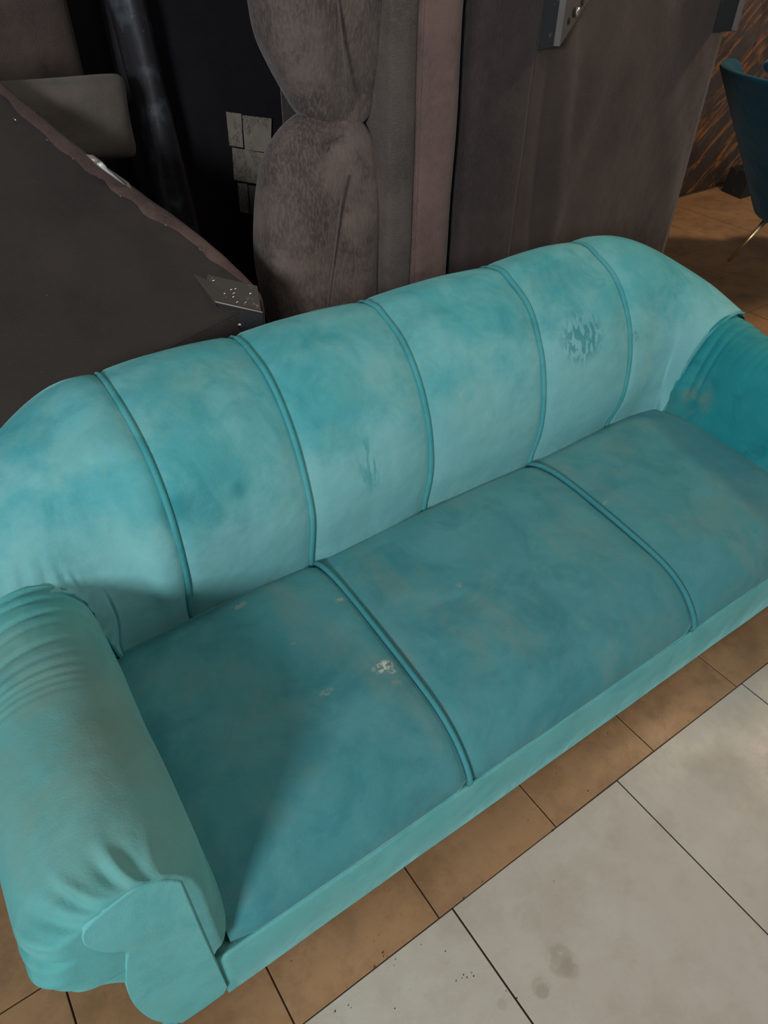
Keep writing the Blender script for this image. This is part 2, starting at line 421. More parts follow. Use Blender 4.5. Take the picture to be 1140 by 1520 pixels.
# left end (wraps forward to the arm), parameter 0..: list of (curve)
def mirror_corner(sgn):
    xs = .855 if sgn > 0 else -.832
    yS = .53 if sgn > 0 else .56
    if sgn > 0:
        seam = [(.84, yS, .30), (.853, yS, .381), (.874, yS, .444), (.896, yS, .518), (.930, yS, .572), (.978, yS, .607), (1.04, yS, .628)]
    else:
        seam = [(-.815, yS, .30), (-.826, yS, .385), (-.838, yS, .458), (-.846, yS, .532), (-.866, yS, .581), (-.915, yS, .610), (-.974, yS, .620)]
    shape = [(0, -.14), (0, 0), (-.09, .27), (-.05, .50), (.12, .71), (.36, .87), (.68, .97), (1, 1)]
    def cur(b, t):
        b = Vector(b); t = Vector(t); out = []
        for h, v_ in shape:
            out.append((b.x+(t.x-b.x)*h, b.y+(t.y-b.y)*h, b.z+(t.z-b.z)*v_))
        return out
    s = sgn
    if s > 0:
        c1 = (cur((.775, .583, .363), (.835, .775, .805)), (.25, 1, 0))
        c2 = (cur((.838, .568, .368), (.955, .710, .742)), (.75, .9, 0))
        c3 = (cur((.853, .552, .372), (1.018, .615, .680)), (1, .5, 0))
    else:
        c1 = (cur((-.735, .585, .368), (-.765, .795, .812)), (-.25, 1, 0))
        c2 = (cur((-.795, .585, .372), (-.880, .735, .750)), (-.75, .9, 0))
        c3 = (cur((-.822, .572, .378), (-.950, .645, .680)), (-1, .5, 0))
    return [c1, c2, c3, (seam, (s, .1, 0))]
keys = []
L = mirror_corner(-1)
for c, d in L[::-1]: keys.append((station(c, d), None))
for x in sorted(PROF):
    keys.append((station([(x, y, z) for y, z in PROF[x]], (0, 1, 0)), x))
for c, d in mirror_corner(1): keys.append((station(c, d), None))
NK = len(keys)       # 4 + 5 + 4 = 13 ; pipings at key indices 4..8
SUB = 14
def cat(a, b, c, d, t): return .5*((2*b)+(c-a)*t+(2*a-5*b+4*c-d)*t*t+(3*b-a-3*c+d)*t**3)
def back_curve(k):
    """k float key index -> list of points"""
    i = min(int(k), NK-2); t = k-i
    A = keys[max(i-1, 0)][0]; B = keys[i][0]; C_ = keys[i+1][0]; D = keys[min(i+2, NK-1)][0]
    return [cat(A[j], B[j], C_[j], D[j], t) for j in range(NV)]
segs = [(0, 4), (4, 5), (5, 6), (6, 7), (7, 8), (8, 12)]
for (a, b) in segs:
    n = (b-a)*SUB+1
    curves = [back_curve(a+(b-a)*i/(n-1)) for i in range(n)]
    V = []
    for i in range(n):
        for j in range(NV):
            p = curves[i][j]
            du = curves[min(i+1, n-1)][j]-curves[max(i-1, 0)][j]
            dv = curves[i][min(j+1, NV-1)]-curves[i][max(j-1, 0)]
            nr = du.cross(dv)
            nr = nr.normalized() if nr.length > 1e-9 else Vector((0, -1, 0))
            # nr points outwards (towards the sitter in front, upwards on top)
            k = a+(b-a)*i/(n-1)
            e = min(k-a if a else 9, b-k if b < 12 else 9)      # distance from a piping, in keys
            dip = 0
            if e < 9:
                xx = e*.33
                dip = -.010*math.exp(-(xx/.016)**2)+.006*sstep(0, .12, xx)
            s = j/(NS-1)
            dip *= 1-sstep(1.0, 1.25, s)
            wr = .0022*noise.noise(Vector((p.x*7, p.y*7, p.z*9)))
            # gathers where the back meets the arms
            if a == 0 or b == 12:
                kk = k if a == 0 else 12-k
                if kk < 1.6 and .1 < s < 1.15:
                    amp = (.0008 if b == 12 else .0030)*math.exp(-((kk-.3)/.5)**2)*sstep(.12, .3, s)*(1-sstep(.85, 1.1, s))
                    wr += amp*math.sin(s*74+2.2*math.sin(kk*3))
                if kk < .12 and b == 12: wr -= .006*(1-kk/.12)
                if a == 0:      # the deep crease that runs up from the seat corner
                    d_ = abs(kk-1.35-.6*(s-.25)*0)
                    if s < .5: wr -= .010*math.exp(-(d_/.10)**2)*(1-sstep(.34, .5, s))
            V.append(p+nr*(dip+wr))
    obj('back_panel', V, grid_faces(n, NV), M_back, sofa, recalc=False)
# pipings on the back
for k in range(4, 9):
    c = back_curve(k); c0 = back_curve(k-.02); pts = []
    for j in range(2, NS+8):
        du = back_curve_d = c[j]-c0[j]; dv = c[j+1]-c[j-1]; nr = du.cross(dv).normalized()
        pts.append(c[j]+nr*-.006)
    tube('piping', pts, .0062, M_piping, sofa)
# piping along the two seams between back and arms
for k in (0, 12):
    c = back_curve(k)
    tube('arm_seam_cord', [p+Vector((0, -.003, .001)) for p in c[5:NS+(14 if k == 0 else 4)]], .0035, M_piping, sofa)

# arms ------------------------------------------------------------
# cross-section: (o, z), o measured outwards from the inner face
SEC = [(0, .28), (0, .34), (.002, .42), (.004, .50), (.018, .565), (.056, .612), (.112, .632), (.175, .618), (.228, .572),
       (.258, .508), (.262, .445), (.242, .398), (.205, .382), (.172, .392), (.160, .36), (.157, .22), (.157, .07)]
FRONT = [(.038, .28), (.036, .34), (.034, .42), (.032, .50), (.040, .565), (.062, .603), (.104, .618), (.150, .604), (.184, .570),
         (.200, .508), (.205, .462), (.196, .430), (.182, .418), (.168, .412), (.160, .36), (.157, .22), (.157, .07)]
NA = 200
def arm(sgn, xin_f, xin_b, yb, mat):
    sec = spline([Vector((a, 0, b)) for a, b in SEC], NA); fr = spline([Vector((a, 0, b)) for a, b in FRONT], NA)
    ys = [-.022+.0025*i for i in range(40)]; y = ys[-1]
    while y < yb: y += .0045; ys.append(y)
    V = []
    def s_at(o_, z_): return min(range(NA), key=lambda q: (fr[q].x-o_)**2+(fr[q].z-z_)**2)/(NA-1)
    PL = []
    for (o_, z_, w_, h, l_, y0, sl) in ((.088, .612, .0075, .011, .030, .012, .05), (.100, .612, .011, -.010, .028, .012, .05), (.076, .605, .010, -.005, .03, .01, .05),
            (.132, .612, .0075, .010, .032, .008, .28), (.142, .608, .010, -.010, .034, .008, .28), (.172, .590, .012, -.010, .05, .005, .5), (.190, .560, .009, .008, .05, .005, .5),
            (.200, .520, .009, -.012, .055, .0, .45), (.206, .470, .010, .007, .05, .0, .4), (.196, .43, .008, -.008, .05, .0, .2), (.056, .596, .006, .003, .03, .01, -.3)):
        PL.append((s_at(o_, z_), w_, h, l_, y0, sl))
    for i, y in enumerate(ys):
        f_ = sstep(-.022, .10, y)
        f_ = max(0, min(1, (y+.022)/.085)); f_ = math.sqrt(max(0, 1-(1-f_)**2))    # round shoulder at the front
        xin = xin_f+(xin_b-xin_f)*max(0, min(1, y/yb))
        tb = sstep(.35, yb, y)
        for j in range(NA):
            a = fr[j].lerp(sec[j], f_)
            o = a.x; z = a.z
            s = j/(NA-1)
            # towards the back, the inner face leans out like the seam of the back
            if tb > 0:
                lean = sstep(.42, .60, z)*.055*tb if (s < .5 and sgn > 0) else 0
                o += lean
            # body is soft: slow undulation
            n_ = .006*noise.noise(Vector((y*5, s*6, sgn*3)))*f_
            # gathers just in front of the back seam
            q = yb-y
            if .12 < s < .72 and q > 0:
                g = 0
                for (c, w_, h) in ((.0, .012, -.012), (.040, .0055, -.0055), (.082, .005, -.006), (.105, .004, -.003), (.135, .005, -.0050), (.158, .004, -.0035),
                                   (.178, .004, -.0042), (.198, .004, -.0035), (.218, .004, -.003), (.24, .004, -.002)):
                    cc = c+(.012*math.sin(s*7+c*30) if c else 0)
                    g += h*math.exp(-((q-cc)/w_)**2)*(1 if c < .1 else sstep(.24, .40, s))
                n_ += g*sstep(.12, .2, s)*(1-sstep(.6, .72, s))
            # pleats round the front plate
            if y < .14:
                for (s0, w_, h, l_, y0, sl) in PL:
                    sc = s0+sl*(y-y0)
                    n_ += h*math.exp(-((s-sc)/w_)**2)*math.exp(-((y-y0)/l_)**2)
            # outward direction in the section plane
            jn = min(j+1, NA-1); jp = max(j-1, 0)
            tv = fr[jn].lerp(sec[jn], f_)-fr[jp].lerp(sec[jp], f_)
            nv = Vector((-tv.z, 0, tv.x)).normalized() if tv.length > 0 else Vector((0, 0, 1))
            o += nv.x*n_; z += nv.z*n_
            V.append((xin+sgn*o, y, z))
    Fc = grid_faces(len(ys), NA)
    # close the front
    k = len(V); V.append((xin_f+sgn*.1, -.020, .40))
    for j in range(NA-1): Fc.append((j, j+1, k))
    Fc.append((NA-1, 0, k))
    # bottom and back closing
    o = obj('arm', V, Fc, mat, sofa)
    return o
arm_l = arm(-1, -.846, -.832, .56, M_arm)
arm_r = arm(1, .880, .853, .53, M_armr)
arm_r['label'] = 'right rolled arm, its darker velvet shading painted into the teal'

# front plates of the arms: outline unprojected on their own plane
OUT = [(270, 1308), (252, 1306.5), (235, 1308), (200, 1320), (165, 1345), (135, 1370), (122, 1387), (124, 1402), (138, 1411), (160, 1414), (187, 1411.5)]
YP = -.024
cap = [at(u, v_, y=YP) for u, v_ in OUT]
col = [at(187, 1440, y=YP), at(189, 1470, y=YP), at(203, 1497, y=YP), at(232, 1517, y=YP)]
zb_ = .085
pl = cap+col
xr = at(338, 1465, y=YP).x
low = [Vector((pl[-1].x+.03, YP, zb_+.004)), Vector((pl[-1].x+.07, YP, zb_)), Vector((xr-.01, YP, zb_+.002)), Vector((xr, YP, zb_+.02)), Vector((cap[0].x, YP, .40))]
capS = spline(cap, 40)
outline = capS+spline([cap[-1]]+col+low[:1], 20)[1:]+low[1:]
def plate(pts, name='arm_front_plate'):
    th = .022; n = len(pts)
    c = sum(pts, Vector())/n
    V = []; rings = []
    for (ins, dy) in ((0, th), (0, .004), (.0018, .001), (.005, 0)):
        for p in pts:
            d = (c-p); d.y = 0
            q = p+d.normalized()*ins; V.append((q.x, q.y+dy, q.z))
    Fc = []
    for r in range(3):
        for i in range(n): Fc.append((r*n+i, r*n+(i+1) % n, (r+1)*n+(i+1) % n, (r+1)*n+i))
    Fc.append(tuple(range(3*n, 4*n))); Fc.append(tuple(range(n))[::-1])
    o = obj(name, V, Fc, M_base, sofa)
    for p in o.data.polygons:
        if len(p.vertices) > 4: p.use_smooth = False
    return o
plate(outline)
mx = [Vector((-(p.x)+(.880-.846)+0, p.y, p.z)) for p in outline]
plate(mx)

# seat ------------------------------------------------------------
SP = [(.62, .29), (.590, .335), (.560, .362), (.50, .378), (.42, .380), (.30, .371), (.18, .358), (.10, .343), (.045, .316), (.008, .280), (-.012, .248), (-.015, .228), (-.006, .216), (.02, .208)]
SX = [-.860, -.346, .349, .885]
def seat_curve(x):
    """outline of the seat at x"""
    out = []
    for y, z in SP:
        out.append(Vector((x, y, z)))
    return spline(out, 60)
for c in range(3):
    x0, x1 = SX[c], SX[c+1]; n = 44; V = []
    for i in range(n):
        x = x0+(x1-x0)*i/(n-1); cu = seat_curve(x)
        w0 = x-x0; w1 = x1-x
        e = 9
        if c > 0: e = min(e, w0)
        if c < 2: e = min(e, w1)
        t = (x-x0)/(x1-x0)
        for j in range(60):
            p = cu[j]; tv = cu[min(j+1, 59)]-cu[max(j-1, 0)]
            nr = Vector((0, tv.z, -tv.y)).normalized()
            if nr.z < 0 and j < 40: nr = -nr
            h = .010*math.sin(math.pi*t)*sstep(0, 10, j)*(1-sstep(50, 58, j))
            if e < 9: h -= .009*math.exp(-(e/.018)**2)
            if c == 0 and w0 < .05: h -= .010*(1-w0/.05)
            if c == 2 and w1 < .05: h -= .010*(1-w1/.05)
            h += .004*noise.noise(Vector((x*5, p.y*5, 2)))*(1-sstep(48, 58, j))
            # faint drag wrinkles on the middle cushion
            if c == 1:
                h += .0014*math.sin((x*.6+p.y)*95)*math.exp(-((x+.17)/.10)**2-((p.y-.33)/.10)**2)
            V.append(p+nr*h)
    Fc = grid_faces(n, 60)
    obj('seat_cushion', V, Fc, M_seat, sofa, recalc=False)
for x in SX[1:3]:
    cu = seat_curve(x)
    tube('seat_piping', [p+Vector((0, 0, -.0015)) if j < 34 else p+Vector((0, .001, -.001)) for j, p in enumerate(cu[3:57])], .0058, M_seatpipe, sofa)
# base with the front panel
bv = []
XB = (-.894, .925)
bs = [(.05, .20), (-.004, .214), (-.010, .2195), (-.0145, .2215), (-.0175, .219), (-.0185, .212), (-.020, .15), (-.020, .065), (-.012, .055), (.05, .055), (.88, .055), (.88, .2)]
n = 80
for i in range(n):
    x = XB[0]+(XB[1]-XB[0])*i/(n-1)
    for y, z in bs:
        wv = .0015*noise.noise(Vector((x*6, z*8, 5)))
        bv.append((x, y+wv, z+.002*noise.noise(Vector((x*3, 1, 1)))))
Fc = grid_faces(n, len(bs), closed_v=True)
Fc += [tuple(range(len(bs)))[::-1], tuple(range((n-1)*len(bs), n*len(bs)))]
obj('base', bv, Fc, M_base, sofa)
# lower body under the arms
for sx, xa, xb in ((-1, -1.0, -.86), (1, .89, 1.03)):
    pass
for x in (-.93, .96):
    for y in (.06, .80):
        box('foot', x-.03, x+.03, y-.03, y+.03, 0, .09, M_blackwood, sofa, .003)

# ================================================================ UPENDED BROWN SOFA (right, lining towards us)
up1 = thing('upended_sofa', 'brown sofa standing on end with its lining and leg plates facing out', 'sofa', (1.1, 1.5, 0))
Y1 = 1.15
def wavy_panel(name, x0t, x1t, x0b, x1b, z0, z1, y, mat, parent, nx=50, nz=50, folds=(), th=.02):
    V = []
    for i in range(nx):
        for j in range(nz):
            a = i/(nx-1); b = j/(nz-1); z = z0+(z1-z0)*b
            xl = x0b+(x0t-x0b)*b; xr_ = x1b+(x1t-x1b)*b; x = xl+(xr_-xl)*a
            d = .006*noise.noise(Vector((x*3, z*1.2, 4)))
            for (xf, w_, h, sl, zc, zw) in folds:
                d += h*math.exp(-((x-xf-sl*(z-zc))/w_)**2)*math.exp(-((z-zc)/zw)**2)
            edge = min(a, 1-a)
            V.append((x, y-d*sstep(0, .08, edge), z))
    return obj(name, V, grid_faces(nx, nz), mat, parent, solid=th)
XL, XR = .700, 1.515
box('frame', XL+.01, XR-.005, Y1+.012, Y1+.62, 0, 1.85, M_darkside, up1, .02)
wavy_panel('lining', XL-.005, XR+.005, XL-.005, XR, .0, 1.83, Y1-.01, M_lining, up1,
           folds=((.84, .035, .016, -.10, 1.05, .35), (.93, .05, .010, .25, 1.0, .35), (.78, .02, -.010, -.05, .9, .3), (1.15, .12, .012, .1, 1.1, .3), (1.38, .06, .010, -.5, .95, .4)))
# raised hem of the lining along the right edge
hexa('edge_border', [(XR-.06, Y1-.026, 0), (XR+.012, Y1-.026, 0), (XR+.012, Y1-.026, 1.22), (XR-.035, Y1-.026, 1.22)],
     [(XR-.06, Y1+.02, 0), (XR+.012, Y1+.02, 0), (XR+.012, Y1+.02, 1.22), (XR-.035, Y1+.02, 1.22)], M_darkside, up1, .004)
# dark side strip to the left of the lining
n = 30; V = []
for i in range(n):
    z = 1.85*i/(n-1)
    for (x, y) in ((.500, 1.20), (.497, 1.14), (.505, 1.120), (.53, 1.112), (.62, 1.110), (.685, 1.112), (.704, 1.120), (.712, 1.135), (.712, 1.20)):
        V.append((x+.004*noise.noise(Vector((1, z*3, 2))), y+.004*noise.noise(Vector((x*8, z*4, 1))), z))
Fc = grid_faces(n, 9, closed_v=True)+[tuple(range(9))[::-1], tuple(range((n-1)*9, n*9))]
obj('side_border', V, Fc, M_darkside, up1)
# staples on the right edge
for i in range(7):
    z = .55+i*.09
    box('staple', XR-.012, XR-.002, Y1-.030, Y1-.026, z, z+.0025, M_staple, up1, 0)
# leg plates
def leg_plate(A, B, Cc, Dd, yb, zt, bolt):
    """A left foot of dark face, B front lower edge, then Cc/Dd along the sloping right face"""
    z_ = Vector((0, 0, 1))
    dark = [A, B, Vector((B.x, B.y, zt)), Vector((A.x, A.y, zt))]
    back = [p+Vector((0, .025, 0)) for p in dark]
    root = hexa('leg_bracket', dark, back, M_blackwood, up1, .002)
    # right face: triangle with the sloping lower edge
    r = [B, Cc, Vector((Cc.x, Cc.y, zt)), Vector((B.x, B.y, zt))]
    nb = Vector((.006, .006, 0))
    p = hexa('bracket_plate', r, [q+Vector((-.012, .012, 0)) for q in r], M_plate, root, .001)
    return root
B_ = at(831, 69, y=1.06); A_ = at(793, 76, y=1.128)
C1 = at(877, -3, y=1.125)
root = leg_plate(A_, B_, C1, None, 1.13, 1.5, None)
def on_face(u, v_, P, Q):
    """pixel onto the vertical plane through P and Q"""
    nrm = (Q-P).cross(Vector((0, 0, 1))).normalized(); d = ROT @ Vector(((u-570)/F, (760-v_)/F, -1))
    t = (P-CAM).dot(nrm)/d.dot(nrm); return CAM+d*t, (nrm if nrm.dot(d) < 0 else -nrm)
for (u, v_, r, mt, nm) in ((844, 31, .0075, M_hole, 'screw_hole'), (864, 3, .0085, M_hole, 'screw_hole'), (852, 18, .011, M_hole, 'screw_hole'), (857, 18, .011, M_steel, 'bolt')):
    p, nr = on_face(u, v_, B_, C1)
    disc(nm, p, nr, r, .004 if nm != 'bolt' else .008, mt, root)
B2 = at(1094, 46, y=1.04); A2 = at(1052, 50, y=1.128); C2 = at(1112, -25, y=1.10)
root2 = leg_plate(A2, B2, C2, None, 1.13, 1.5, None)
for (u, v_) in ((1099, 8), (1102, 16)):
    p, nr = on_face(u, v_, B2, C2); disc('screw_hole', p, nr, .006, .004, M_hole, root2)

# ================================================================ UPENDED SOFA WITH PUFFY CUSHIONS (middle)
up2 = thing('upended_sofa', 'grey-brown chenille sofa standing on end, two puffy cushions pinched together', 'sofa', (.2, 1.5, 0))
def puffy(name, rows, y, dep, mat, seam):
    """rows: (z, x_left, x_right, depth factor)"""
    rows_s = spline([Vector(r[:3]) for r in rows], 70)
    df = spline([Vector((r[0], r[3], 0)) for r in rows], 70)
    V = []; n = 72
    for i, r in enumerate(rows_s):
        z, xl, xr_ = r; cx = (xl+xr_)/2; hw = max(.004, (xr_-xl)/2); dd = dep*df[i].y
        for k in range(n):
            an = 2*math.pi*k/n; c, s = math.cos(an), math.sin(an)
            x = cx+hw*math.copysign(abs(c)**.62, c); yy = -dd*math.copysign(abs(s)**.62, s)
            # centre seam groove on the front
            dx = x-seam(z)
            g = 0
            if s > 0:
                g = .010*math.exp(-(dx/.014)**2)
                g += .004*noise.noise(Vector((x*9, z*9, 3)))
                # creases radiating from the pinch
                for (px, pz, ang, ln, h) in ((.17, 1.10, 1.9, .10, .014), (.19, 1.11, 1.15, .12, .014), (.12, 1.10, 2.6, .12, .006), (.13, 1.07, -1.9, .12, .016),
                                             (.16, 1.07, -2.6, .12, .014), (.10, 1.06, -.6, .12, .007), (.22, 1.12, .9, .10, .006)):
                    ux, uz = math.cos(ang), math.sin(ang); a_ = (x-px)*ux+(z-pz)*uz; b_ = -(x-px)*uz+(z-pz)*ux
                    if 0 < a_ < ln: g += h*math.exp(-(b_/.008)**2)*(1-a_/ln)
            V.append((x, y+yy+g, z))
    Fc = grid_faces(70, n, closed_v=True)+[tuple(range(n))[::-1], tuple(range(69*n, 70*n))]
    return obj(name, V, Fc, mat, up2)
def seam_u(z): return .125+(1.38-z)*.12
def seam_l(z): return .150-(1.09-z)*.20
puffy('cushion', [(1.80, .02, .27, .5), (1.72, -.025, .298, .9), (1.55, -.035, .302, 1), (1.378, -.029, .300, 1), (1.30, -.022, .300, 1), (1.24, .002, .298, .95), (1.18, .034, .292, .85),
                  (1.135, .062, .280, .72), (1.105, .10, .262, .52), (1.080, .15, .22, .25)], 1.28, .105, M_chen, seam_u)
puffy('cushion', [(1.135, .085, .150, .25), (1.12, .050, .210, .5), (1.095, .012, .245, .7), (1.05, -.028, .275, .88), (.98, -.056, .290, .97), (.88, -.074, .284, 1), (.76, -.083, .276, 1),
                  (.62, -.07, .27, 1), (.50, -.05, .265, .9), (.42, -.01, .25, .6)], 1.28, .105, M_chen, seam_l)
tube('seam_cord', [(seam_u(z), 1.178, z) for z in [1.75-.04*i for i in range(15)]], .0035, M_chen2, up2)
tube('seam_cord', [(seam_l(z), 1.178, z) for z in [1.00-.04*i for i in range(13)]], .0035, M_chen2, up2)
def strip(name, x0, x1, y, z0, z1, mat, bulge=.01, back=.4):
    n = 30; V = []; prof = []
    for k in range(11):
        a = k/10; prof.append((x0+(x1-x0)*a, y-bulge*math.sin(math.pi*a)**.5))
    prof += [(x1, y+back), (x0, y+back)]
    for i in range(n):
        z = z0+(z1-z0)*i/(n-1)
        for x, yy in prof: V.append((x+.003*noise.noise(Vector((2, z*3, x))), yy+.004*noise.noise(Vector((x*7, z*5, 1))), z))
    m = len(prof)
    Fc = grid_faces(n, m, closed_v=True)+[tuple(range(m))[::-1], tuple(range((n-1)*m, n*m))]
    return obj(name, V, Fc, mat, up2)
strip('seat_rail', .258, .345, 1.165, 0, 1.80, M_chen2)
strip('front_border', .345, .470, 1.150, 0, 1.82, M_mauve, .016)
box('frame', .30, .485, 1.50, 1.84, 0, 1.8, M_darkside, up2, .02)
tube('seam_cord', [(.346, 1.150, .02+.1*i) for i in range(18)], .004, M_mauve, up2)

# ================================================================ DARK SOFA FAR BEHIND (left), labels on its black underside
up3 = thing('upended_sofa', 'near-black sofa standing on end with five paper labels stuck on it', 'sofa', (.1, 2.2, 0))
Y3 = 2.0
wavy_panel('black_lining', -.02, .62, -.045, .62, 0, 1.8, Y3, M_black, up3, 30, 30, th=.003)
box('frame', -.02, .6, Y3+.035, Y3+.5, 0, 1.8, M_black, up3, .02)
LAB = [([(336, 166), (358, 169), (361, 219), (341, 216)], 40, 1), ([(360, 171), (403, 176), (402, 227), (364, 222)], 26, 5),
       ([(345, 219), (407, 230), (399, 276), (348, 267)], 30, 9), ([(353, 272), (367, 273), (370, 317), (357, 315)], 60, 13),
       ([(369, 275), (398, 278), (396, 322), (373, 318)], 18, 17)]
for q, sc, sd in LAB:
    P = [at(u, v_, y=Y3-.013) for u, v_ in q]
    # true rectangles on the lining
    x0 = (P[0].x+P[3].x)/2; x1 = (P[1].x+P[2].x)/2; z1 = (P[0].z+P[1].z)/2; z0 = (P[2].z+P[3].z)/2
    hexa('paper_label', P, [p+Vector((0, .003, 0)) for p in P], paper('label_paper', (150, 141, 128) if sd != 17 else (112, 108, 102), (88, 80, 76), sc, sd), up3, 0)
# curved glossy arm
n = 40; V = []; m = 24
for i in range(n):
    z = 1.85*i/(n-1)
    cx = -.085+.02*math.sin(z*2.2)-.035*(z-1.0); rx = .062+.012*math.sin(z*4); ry = .10
    for k in range(m):
        an = 2*math.pi*k/m
        V.append((cx+rx*math.cos(an)+.006*noise.noise(Vector((math.cos(an)*2, math.sin(an)*2, z*5))), Y3-.02+ry*math.sin(an)*.8, z))
obj('arm', V, grid_faces(n, m, closed_v=True)+[tuple(range(m))[::-1], tuple(range((n-1)*m, n*m))], M_gloss, up3)

# brown sofa lying behind it, with the grey cushion
sf = thing('sofa', 'brown suede sofa far back at the left holding a grey cushion', 'sofa', (-.6, 2.25, 0))
def softbox(name, x0, x1, y0, y1, z0, z1, mat, parent, r=.05, nseg=10, puff=.02):
    """rounded puffy block"""
    V = []; nu, nv = 36, 20
    cx, cy, cz = (x0+x1)/2, (y0+y1)/2, (z0+z1)/2; a, b, c = (x1-x0)/2, (y1-y0)/2, (z1-z0)/2
    e = .28
    for i in range(nv+1):
        ph = -math.pi/2+math.pi*i/nv; cp, sp = math.cos(ph), math.sin(ph)
        for k in range(nu):
            th = 2*math.pi*k/nu; ct, st = math.cos(th), math.sin(th)
            f_ = lambda q: math.copysign(abs(q)**e, q)
            V.append((cx+a*f_(cp)*f_(ct), cy+b*f_(cp)*f_(st), cz+c*f_(sp)))
    return obj(name, V, grid_faces(nv+1, nu, closed_v=True), mat, parent)
softbox('backrest', -1.25, -.195, 2.16, 2.42, .35, 1.75, M_brownpanel, sf)
softbox('seat', -1.25, -.16, 1.92, 2.3, .30, .86, M_lining2, sf)
box('base', -1.25, -.17, 1.95, 2.4, .0, .40, M_lining2, sf, .02)

# grey cushion (pillow): soft sheet inflated
def pillow(name, P, y, th, mat, parent=None):
    """P: 4 corners tl,tr,br,bl in the x-z plane"""
    n = 36; V = []
    for side in (-1, 1):
        for i in range(n):
            for j in range(n):
                a, b = i/(n-1), j/(n-1)
                top = P[0].lerp(P[1], a); bot = P[3].lerp(P[2], a); p = top.lerp(bot, b)
                w_ = (1-(2*a-1)**4)*(1-(2*b-1)**4); h = th*math.sqrt(max(w_, 0))
                pin = .018*(math.sin(math.pi*a)*(1 if b in (0, 1) else 0))
                p = p+((P[0]+P[1]+P[2]+P[3])/4-p)*.07*(abs(2*a-1)**5)*(abs(2*b-1)**5)
                q = Vector((p.x, 0, p.z)); c = (P[0]+P[1]+P[2]+P[3])/4
                pull = .05*((1-(2*a-1)**2)*(2*b-1)**2*abs(2*b-1)+(1-(2*b-1)**2)*(2*a-1)**2*abs(2*a-1))
                q = q+(Vector((c.x, 0, c.z))-q)*pull
                nz = .006*noise.noise(Vector((p.x*10, p.z*10, side)))*w_
                V.append((q.x, y+side*h+nz, q.z))
    Fc = grid_faces(n, n)+grid_faces(n, n, off=n*n)
    return obj(name, V, Fc, mat, parent)
YC = 1.86
pc = pillow('cushion', [at(-70, 122, y=YC), at(186, 105, y=YC), at(209, 236, y=YC), at(-40, 245, y=YC)], YC, .07, M_greycush)
tag(pc, 'plain grey rectangular cushion propped against the brown backrest', 'cushion')

# ================================================================ OVERTURNED SEAT IN FRONT OF IT (dark lining up, staples on the edge)
ov = thing('overturned_armchair', 'overturned seat with blackish lining, stapled edge and torn corner behind the sofa', 'armchair', (-1.0, 1.4, 0))
A0 = at(386, 452, y=1.04)                    # near right corner (hidden foot behind the teal sofa)
A1 = at(0, 136, y=1.72)                      # far end of the stapled edge
A0 = Vector(A0); A1 = Vector(A1)
W0 = Vector((-1.75, .99, .50)); W1 = Vector((-1.95, 1.75, A1.z-.05))
n1, n2 = 60, 40; V = []
edge_px = [(-60, 86), (0, 136), (100, 222), (200, 296), (280, 352), (340, 402), (380, 437), (386, 452)]
def edge_pt(t):
    e = spline([Vector((u, v_, 0)) for u, v_ in edge_px], 80); k = min(78, int(t*79)); q = e[k].lerp(e[k+1], t*79-k)
    y = 1.80+(1.04-1.80)*t**1.0
    return at(q.x, q.y, y=y)
EP = [edge_pt(i/(n1-1)) for i in range(n1)]
for i in range(n1):
    e = EP[i]; w_ = W1.lerp(W0, i/(n1-1))
    for j in range(n2):
        a = j/(n2-1); p = e.lerp(w_, a)
        sag = .03*math.sin(math.pi*min(1, a*1.0))**2*math.sin(math.pi*i/(n1-1))
        wrk = .006*noise.noise(Vector((p.x*6, p.y*6, p.z*4)))*min(1, a*5)
        V.append(p+Vector((0, sag*.3, -sag+wrk*(1 if j else 0))))
obj('lining', V, grid_faces(n1, n2), M_lining2, ov, solid=.01)
# side fabric: rolls over the stapled edge, then down to the floor on the right
V = []; prof = [(-.030, .006), (-.012, .012), (.006, .014), (.022, .006), (.034, -.012), (.036, -.04), (.030, -.12)]
for i in range(n1):
    e = EP[i]; t = i/(n1-1)
    wd = .45+.75*math.sin(math.pi*min(1, max(0, t)))**.7
    if t > .9: wd *= 1-.5*(t-.9)/.1
    for (dx, dz) in prof:
        V.append((e.x+dx*wd, e.y, e.z+dz+.003*noise.noise(e*20)))
    V.append((e.x+.02, e.y, 0.0))
obj('side_fabric', V, grid_faces(n1, 8), M_maroon, ov, solid=.008)
# body front (faces the teal sofa) 
fb = EP[-1]
obj('front_rail', [(fb.x, fb.y, 0), (W0.x, W0.y, 0), (W0.x, W0.y-.004, W0.z+.004), (fb.x-.01, fb.y-.004, fb.z)]+
    [(fb.x, fb.y+.03, 0), (W0.x, W0.y+.03, 0), (W0.x, W0.y+.03, W0.z), (fb.x-.01, fb.y+.03, fb.z-.006)],
    [(0, 1, 2, 3), (7, 6, 5, 4), (0, 4, 5, 1), (1, 5, 6, 2), (2, 6, 7, 3), (3, 7, 4, 0)], M_lining2, ov, False)
